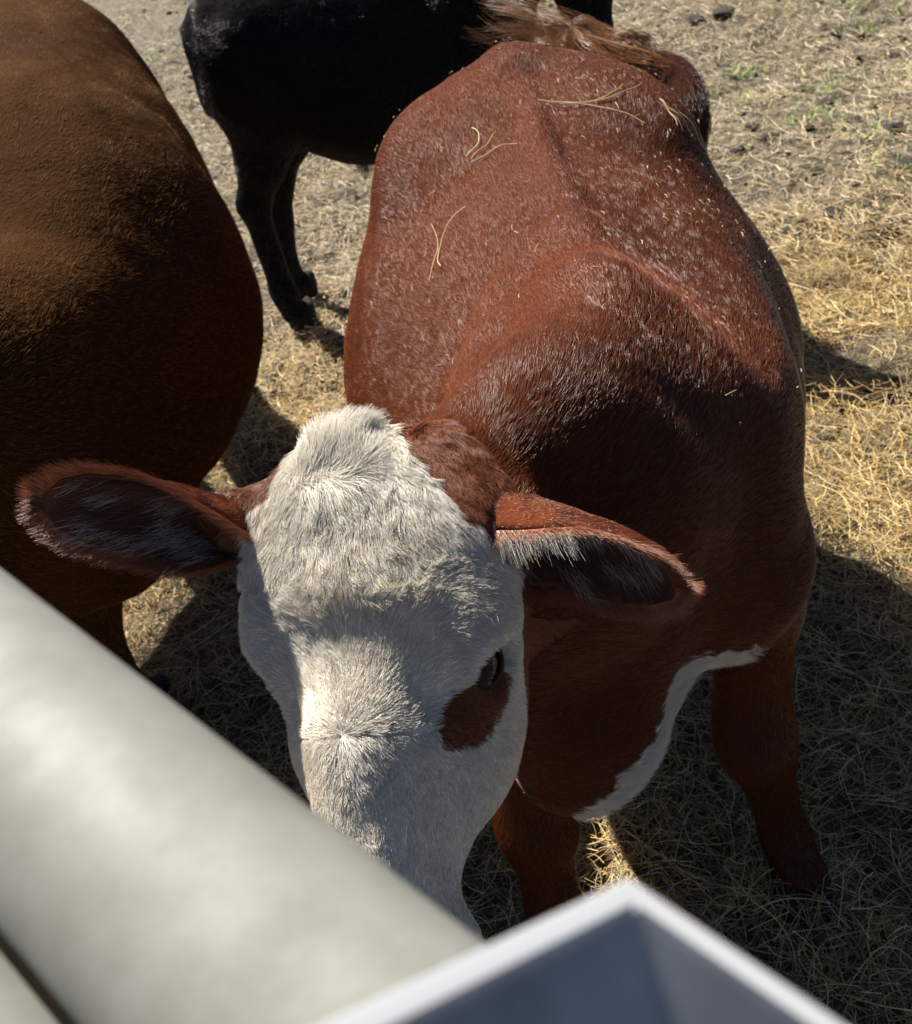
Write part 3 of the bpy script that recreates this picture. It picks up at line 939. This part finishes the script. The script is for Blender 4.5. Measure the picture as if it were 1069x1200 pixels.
base = np.array([-.06, 3.70, .60]) + rng.normal(0, 1, (n, 3)) * [.018, .012, .006]
H = np.stack([base + np.array([0, -.01, -.075]) * t + rng.normal(0, .3, (n, 3)) * .02 * t * t for t in np.linspace(0, 1, 4)], 1)
hair('belly_tuft', H, np.full(n, .0007), np.tile([[.015, .013, .012]], (n, 1)), M_COAT, bc)
for s in (-1, 1):
    Ve, Fe = uv_sphere(.018, 16, 10)
    link('eye', mesh_np('eye', Ve + np.array([.713 + s * .085, 3.41, 1.19]), Fe), M_EYE, bc)
    b0 = np.array([.71 + s * .08, 3.53, 1.29]); t0 = np.array([.71 + s * .26, 3.52, 1.27])
    Vt, Ft = tube(spline([b0, b0 * .5 + t0 * .5 + [0, 0, .01], t0], 12), [.022, .03, .038, .044, .048, .05, .05, .048, .044, .036, .024, .006], 12, .35)
    me = mesh_np('ear', Vt, Ft); vcol(me, 'tint', np.tile([[.010, .008, .008]], (len(Vt), 1)))
    link('ear', me, M_HIDE, bc)

# ---------------------------------------------------------------- gate in the foreground
M_GALV, nt, b = nodes('weathered_galvanised_steel')
f1 = noise_tex(nt, 28, 5, .65); f2 = noise_tex(nt, 300, 2, .5)
nt.links.new(ramp(nt, f1, [(.3, (.135, .136, .112)), (.5, (.168, .168, .146)), (.72, (.205, .207, .190))]), b.inputs['Base Color'])
nt.links.new(ramp(nt, f1, [(.3, (.72,) * 3), (.7, (.62,) * 3)]), b.inputs['Roughness'])
b.inputs['Metallic'].default_value = .0
bump(nt, b, f2, .15, .0006)
M_PLATE, nt, b = nodes('bent_galvanised_plate')
f1 = noise_tex(nt, 40, 4, .6)
nt.links.new(ramp(nt, f1, [(.3, (.10, .112, .13)), (.7, (.15, .168, .195))]), b.inputs['Base Color'])
b.inputs['Metallic'].default_value = .55; b.inputs['Roughness'].default_value = .33
gate = empty('gate', (0, .15, 0), 'grey galvanised steel gate close in front with thick round rails', 'gate')
rl = np.array([-.1945, .2732, 1.71]); rr_ = np.array([-.0135, .063, 1.71])
dr = (rr_ - rl) / np.linalg.norm(rr_ - rl)
path = np.linspace(rl - dr * .9, rr_ + dr * .10, 40)
Vt, Ft = tube(path, [.0372] * 40, 48)
link('rail', mesh_np('rail', Vt, Ft), M_GALV, gate)
off = np.array([-dr[1], dr[0], 0]); off = off if off[1] < 0 else -off
q0 = np.array([-.2727, .2447, 1.666]); q1 = np.array([-.089, .0356, 1.6579])
d2 = (q1 - q0) / np.linalg.norm(q1 - q0)
p2 = np.linspace(q0 - d2 * .9, q1 + d2 * .1, 40)
Vt, Ft = tube(p2, [.0405] * 40, 48)
link('rail', mesh_np('rail', Vt, Ft), M_GALV, gate)
# folded corner plate at the end of the rail
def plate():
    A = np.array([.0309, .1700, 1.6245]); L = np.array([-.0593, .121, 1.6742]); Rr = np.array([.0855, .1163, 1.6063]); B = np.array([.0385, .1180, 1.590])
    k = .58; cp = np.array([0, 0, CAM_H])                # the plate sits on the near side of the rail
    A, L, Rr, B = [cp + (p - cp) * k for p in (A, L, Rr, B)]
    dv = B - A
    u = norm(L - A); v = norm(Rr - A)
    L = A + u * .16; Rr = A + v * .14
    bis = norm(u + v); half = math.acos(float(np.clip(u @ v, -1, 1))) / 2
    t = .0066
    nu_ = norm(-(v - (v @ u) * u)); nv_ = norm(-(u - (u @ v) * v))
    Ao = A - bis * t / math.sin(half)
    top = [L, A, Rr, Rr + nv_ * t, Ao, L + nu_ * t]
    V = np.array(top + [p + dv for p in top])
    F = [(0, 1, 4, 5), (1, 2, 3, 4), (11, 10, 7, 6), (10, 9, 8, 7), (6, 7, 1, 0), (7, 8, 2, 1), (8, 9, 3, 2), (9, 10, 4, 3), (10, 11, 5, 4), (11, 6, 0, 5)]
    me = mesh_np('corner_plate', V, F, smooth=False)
    o = link('corner_plate', me, [M_PLATE, simple('painted_edge_highlight', (.34, .35, .36), .5)], gate)  # second slot: sunlit rim highlight put into a paler edge colour
    for fi in (0, 1, 5, 6): pass
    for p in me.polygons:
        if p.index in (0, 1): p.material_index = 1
    bv = o.modifiers.new('bevel', 'BEVEL'); bv.width = .0017; bv.segments = 3; bv.limit_method = 'ANGLE'
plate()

# ---------------------------------------------------------------- dung clods, grass, hay
M_DUNG, nt, b = nodes('dried_dung')
f1 = noise_tex(nt, 45, 5, .7)
nt.links.new(ramp(nt, f1, [(.3, (.016, .011, .008)), (.7, (.070, .050, .032))]), b.inputs['Base Color'])
b.inputs['Roughness'].default_value = .9; bump(nt, b, f1, .8, .01)
CL = [(2.0, 6.33), (2.16, 6.28), (2.82, 5.38), (1.83, 5.79), (2.18, 5.8), (2.14, 4.78), (1.71, 5.15), (2.15, 5.05), (2.25, 4.26), (1.57, 4.37), (1.71, 4.4), (1.91, 4.4), (1.71, 4.56), (2.09, 3.9), (1.95, 4.07), (1.79, 4.0), (1.48, 3.68), (1.48, 3.56), (1.68, 3.61), (1.83, 3.55), (1.83, 3.44), (1.74, 3.37), (2.16, 4.46), (2.72, 5.25), (2.45, 5.67), (-0.2, 4.86), (1.17, 2.32), (-0.7, 8.32), (-1.41, 8.16), (-.02, 4.6), (-.25, 4.5), (2.6, 4.3), (2.3, 3.7)]
big = {0: 1.7, 1: 2.0, 13: 1.9, 5: 1.4, 8: 1.3, 25: 1.6, 27: 1.5}
BIGL = {0: 'dark flat dung clod at the top of the pen, left of a larger one', 1: 'largest dark dung clod at the far end of the pen',
        13: 'wide dark dung clod at the right edge beside green grass', 25: 'dark dung clod on the straw between the black cow and the reddish cow', 16: 'dung clod nearest the right flank of the reddish cow',
        26: 'dark dung clod in the shaded hay at the right of the reddish cow', 5: 'dark dung clod beside the tallest sprig of grass', 2: 'dark dung clod by the right edge near the top of the pen'}
clod_me = []
for k in range(6):
    me = bpy.data.meshes.new('dung_clod')
    import bmesh
    bm = bmesh.new(); bmesh.ops.create_icosphere(bm, subdivisions=3, radius=1.0)
    Vc = np.array([v.co[:] for v in bm.verts])
    sc = 1 + .42 * noise3(Vc, 1.6, 300 + k) + .22 * noise3(Vc, 4.2, 310 + k)
    for v, s_ in zip(bm.verts, sc): v.co = v.co * float(s_)
    bm.to_mesh(me); bm.free()
    me.polygons.foreach_set('use_smooth', np.ones(len(me.polygons), bool))
    me.materials.append(M_DUNG); clod_me.append(me)
for i, (x, y) in enumerate(CL):
    o = bpy.data.objects.new('dung_clod', clod_me[i % 6]); COL.objects.link(o)
    s_ = .027 * big.get(i, random.uniform(.6, 1.1))
    o.location = (x, y, float(hgt(np.array(x), np.array(y))) + s_ * .2)
    o.scale = (s_ * random.uniform(1.1, 1.7), s_ * random.uniform(.9, 1.3), s_ * random.uniform(.4, .65)); o.rotation_euler.z = random.uniform(0, 6.3)
    tag(o, BIGL.get(i, 'small dark dried dung clod lying in the straw litter'), 'dung clod', 'dung clods scattered over the pen')

M_GRASS = mat_tint('fresh_grass_blade', .5, .3)
GR = [(1.96, 5.4), (2.03, 4.51), (2.08, 4.2), (2.16, 4.9), (2.04, 3.9), (2.79, 5.98), (3.03, 5.85), (2.44, 6.19), (1.63, 5.26), (1.8, 4.94), (-1.39, 8.78), (-1.86, 9.92), (2.32, 5.06), (2.46, 4.89), (1.91, 4.61), (-1.45, 7.98), (2.9, 6.4), (3.4, 6.6), (2.2, 6.9), (2.75, 5.7)]
V = []; F = []; C = []
for i, (x, y) in enumerate(GR):
    n = random.randint(26, 50)
    sp = .05 + .05 * random.random()
    z0 = float(hgt(np.array(x), np.array(y)))
    for j in range(n):
        bx, by = random.gauss(0, sp), random.gauss(0, sp); a = random.uniform(0, 6.3); hh = random.uniform(.03, .085) * (1.5 if i == 1 else 1); ln = random.uniform(.2, 1.1) * hh
        dx, dy = math.cos(a), math.sin(a); w = random.uniform(.002, .004)
        b0 = len(V)
        for t in (0, .5, 1):
            cx, cy, cz = bx + dx * ln * t * t, by + dy * ln * t * t, hh * t * (1 - .25 * t)
            ww = w * (1 - t * .9)
            V += [(x + cx - dy * ww, y + cy + dx * ww, z0 + cz), (x + cx + dy * ww, y + cy - dx * ww, z0 + cz)]
            g_ = random.uniform(.8, 1.2); C += [(.22 * g_, .38 * g_, .05)] * 2
        F += [(b0, b0 + 1, b0 + 3, b0 + 2), (b0 + 2, b0 + 3, b0 + 5, b0 + 4)]
me = mesh_np('grass', V, F); vcol(me, 'tint', C)
o = link('grass', me, M_GRASS)
tag(o, 'small sprigs of fresh green grass growing through the trampled straw', 'grass', None, 'stuff')

straw('hay_bedding', 110000, (-2.6, 3.2, .3, 5.2), (.03, .13), (.0005, .0010), 'loose golden hay scattered thickly over the dirt around the cows', near=2.0)
straw('straw_litter', 230000, (-4.5, 5.5, 2.8, 12.), (.02, .10), (.0009, .0019), 'short grey straw litter trodden into the dirt further off', near=40.0, zr=.03)
# crumbs of dry dung and soil
n = 3600
cx = rng.uniform(-4, 5, n); cy = 2.4 + 8.5 * rng.random(n) ** 1.3
kp = noise3(np.stack([cx, cy, cx * 0], 1), 2.2, 401) + .35 * rng.normal(0, 1, n) > -.05
cx, cy = cx[kp], cy[kp]; n = len(cx)
t_ = (1 + 5 ** .5) / 2
ico = norm(np.array([(-1, t_, 0), (1, t_, 0), (-1, -t_, 0), (1, -t_, 0), (0, -1, t_), (0, 1, t_), (0, -1, -t_), (0, 1, -t_), (t_, 0, -1), (t_, 0, 1), (-t_, 0, -1), (-t_, 0, 1)]))
icf = np.array([(0, 11, 5), (0, 5, 1), (0, 1, 7), (0, 7, 10), (0, 10, 11), (1, 5, 9), (5, 11, 4), (11, 10, 2), (10, 7, 6), (7, 1, 8), (3, 9, 4), (3, 4, 2), (3, 2, 6), (3, 6, 8), (3, 8, 9), (4, 9, 5), (2, 4, 11), (6, 2, 10), (8, 6, 7), (9, 8, 1)])
sz = (.006 + .016 * rng.random(n) ** 3)[:, None, None]
Vc = ico[None] * rng.uniform(.6, 1.35, (n, 12, 1)) * sz * np.array([1.3, 1.0, .7]) + np.stack([cx, cy, hgt(cx, cy) + .008], 1)[:, None]
Fc = (icf[None] + (np.arange(n) * 12)[:, None, None]).reshape(-1, 3)
o = link('dung_crumbs', mesh_np('dung_crumbs', Vc.reshape(-1, 3), Fc), M_DUNG)
tag(o, 'small dark crumbs of dung and soil mixed through the straw litter', 'dung crumbs', None, 'stuff')
# small mounds of hay
def mound(x, y, r, n, label):
    X = x + rng.normal(0, r, n); Y = y + rng.normal(0, r, n)
    d = np.hypot(X - x, Y - y)
    base = hgt(X, Y) + r * .8 * np.exp(-(d / r) ** 2) * rng.random(n)
    th = rng.uniform(0, 6.28, n); L = rng.uniform(.03, .09, n)
    D = np.stack([np.cos(th), np.sin(th), rng.normal(0, .35, n)], 1); B = np.stack([-np.sin(th), np.cos(th), rng.normal(0, .5, n)], 1) * rng.normal(0, .8, (n, 1))
    P = np.stack([np.stack([X, Y, base], 1) + (D * t + B * (t * t * 1.6)) * L[:, None] for t in np.linspace(-.5, .5, 5)], 1)
    P[..., 2] = np.maximum(P[..., 2], hgt(P[..., 0], P[..., 1]) + .002)
    c = STRAW[rng.integers(0, 5, n)] * rng.uniform(.6, 1., (n, 1))
    o = hair('hay_clump', P, rng.uniform(.0006, .0012, n), c, M_STRAW, None, .7)
    tag(o, label, 'hay', None, 'stuff')
mound(1.46, 3.20, .085, 2600, 'matted tan clump of hay on the ground right of the reddish cow')

# hay caught on the cow's back
def on_back(uvs, name, label, n_fine, lenr, rad, curl, spread):
    pass
from mathutils.bvhtree import BVHTree
BT_ = BVHTree.FromPolygons([tuple(v) for v in CV], [tuple(map(int, f)) for f in CF])
def drop(x, y):
    h = BT_.ray_cast(Vector((x, y, 1.6)), Vector((0, 0, -1)))
    return (h[0], h[1]) if h[0] is not None and h[0].z > .8 else (None, None)
def wisp(cx, cy, n, L, ang, jit, rad, curl, label):
    Ps = []
    for i in range(n):
        a = ang + random.gauss(0, jit); x, y = cx + random.gauss(0, L * .10), cy + random.gauss(0, L * .06); l = L * random.uniform(.6, 1.1); da = random.gauss(0, curl)
        pts = []
        for k in range(8):
            p, nn = drop(x, y)
            if p is None: break
            pts.append(p + nn * (.007 + .0025 * math.sin(k * 1.3 + i)))
            x += math.cos(a) * l / 7; y += math.sin(a) * l / 7; a += da / 7 + random.gauss(0, .04)
        if len(pts) == 8: Ps.append([tuple(p) for p in pts])
    if not Ps: return
    Ps = np.array(Ps); m = len(Ps)
    o = hair('hay_wisp', Ps, np.full(m, rad) * rng.uniform(.7, 1.2, m), STRAW[rng.integers(0, 3, m)] * 1.05, M_STRAW, None, .6)
    del o['kind']; tag(o, label, 'hay')
wisp(.36, 1.95, 3, .19, -.25, .10, .0009, -1.2, 'long bent wisp of pale hay lying across the reddish cow\'s rump')
wisp(.55, 1.96, 5, .10, -.9, .25, .0007, .5, 'bundle of short hay stalks high on the right hip of the reddish cow')
wisp(.05, 1.62, 2, .13, .9, .3, .0009, 1.2, 'thin curled hay stalk on the left flank of the reddish cow')
wisp(.17, 1.86, 3, .12, .4, .4, .0009, .8, 'few thin hay stalks left of the spine of the reddish cow')
Ps = []
while len(Ps) < 210:
    if random.random() < .6: x, y = random.gauss(.52, .10), random.gauss(1.72, .28)
    else: x, y = random.uniform(-.1, .6), random.uniform(1.2, 2.4)
    p, nn = drop(x, y)
    if p is None: continue
    a = random.uniform(0, 6.3); l = random.uniform(.002, .008) * (2.2 if random.random() < .06 else 1)
    d = Vector((math.cos(a), math.sin(a), 0)); d = (d - nn * d.dot(nn)).normalized()
    q = p + nn * .007
    Ps.append([tuple(q - d * l), tuple(q + nn * .0015), tuple(q + d * l)])
Ps = np.array(Ps); m = len(Ps)
o = hair('hay_flecks', Ps, rng.uniform(.0004, .0008, m), STRAW[rng.integers(0, 3, m)] * rng.uniform(.5, 1.0, (m, 1)), M_STRAW, None, .7)
tag(o, 'tiny flecks of chopped hay dusting the back of the reddish cow', 'hay')
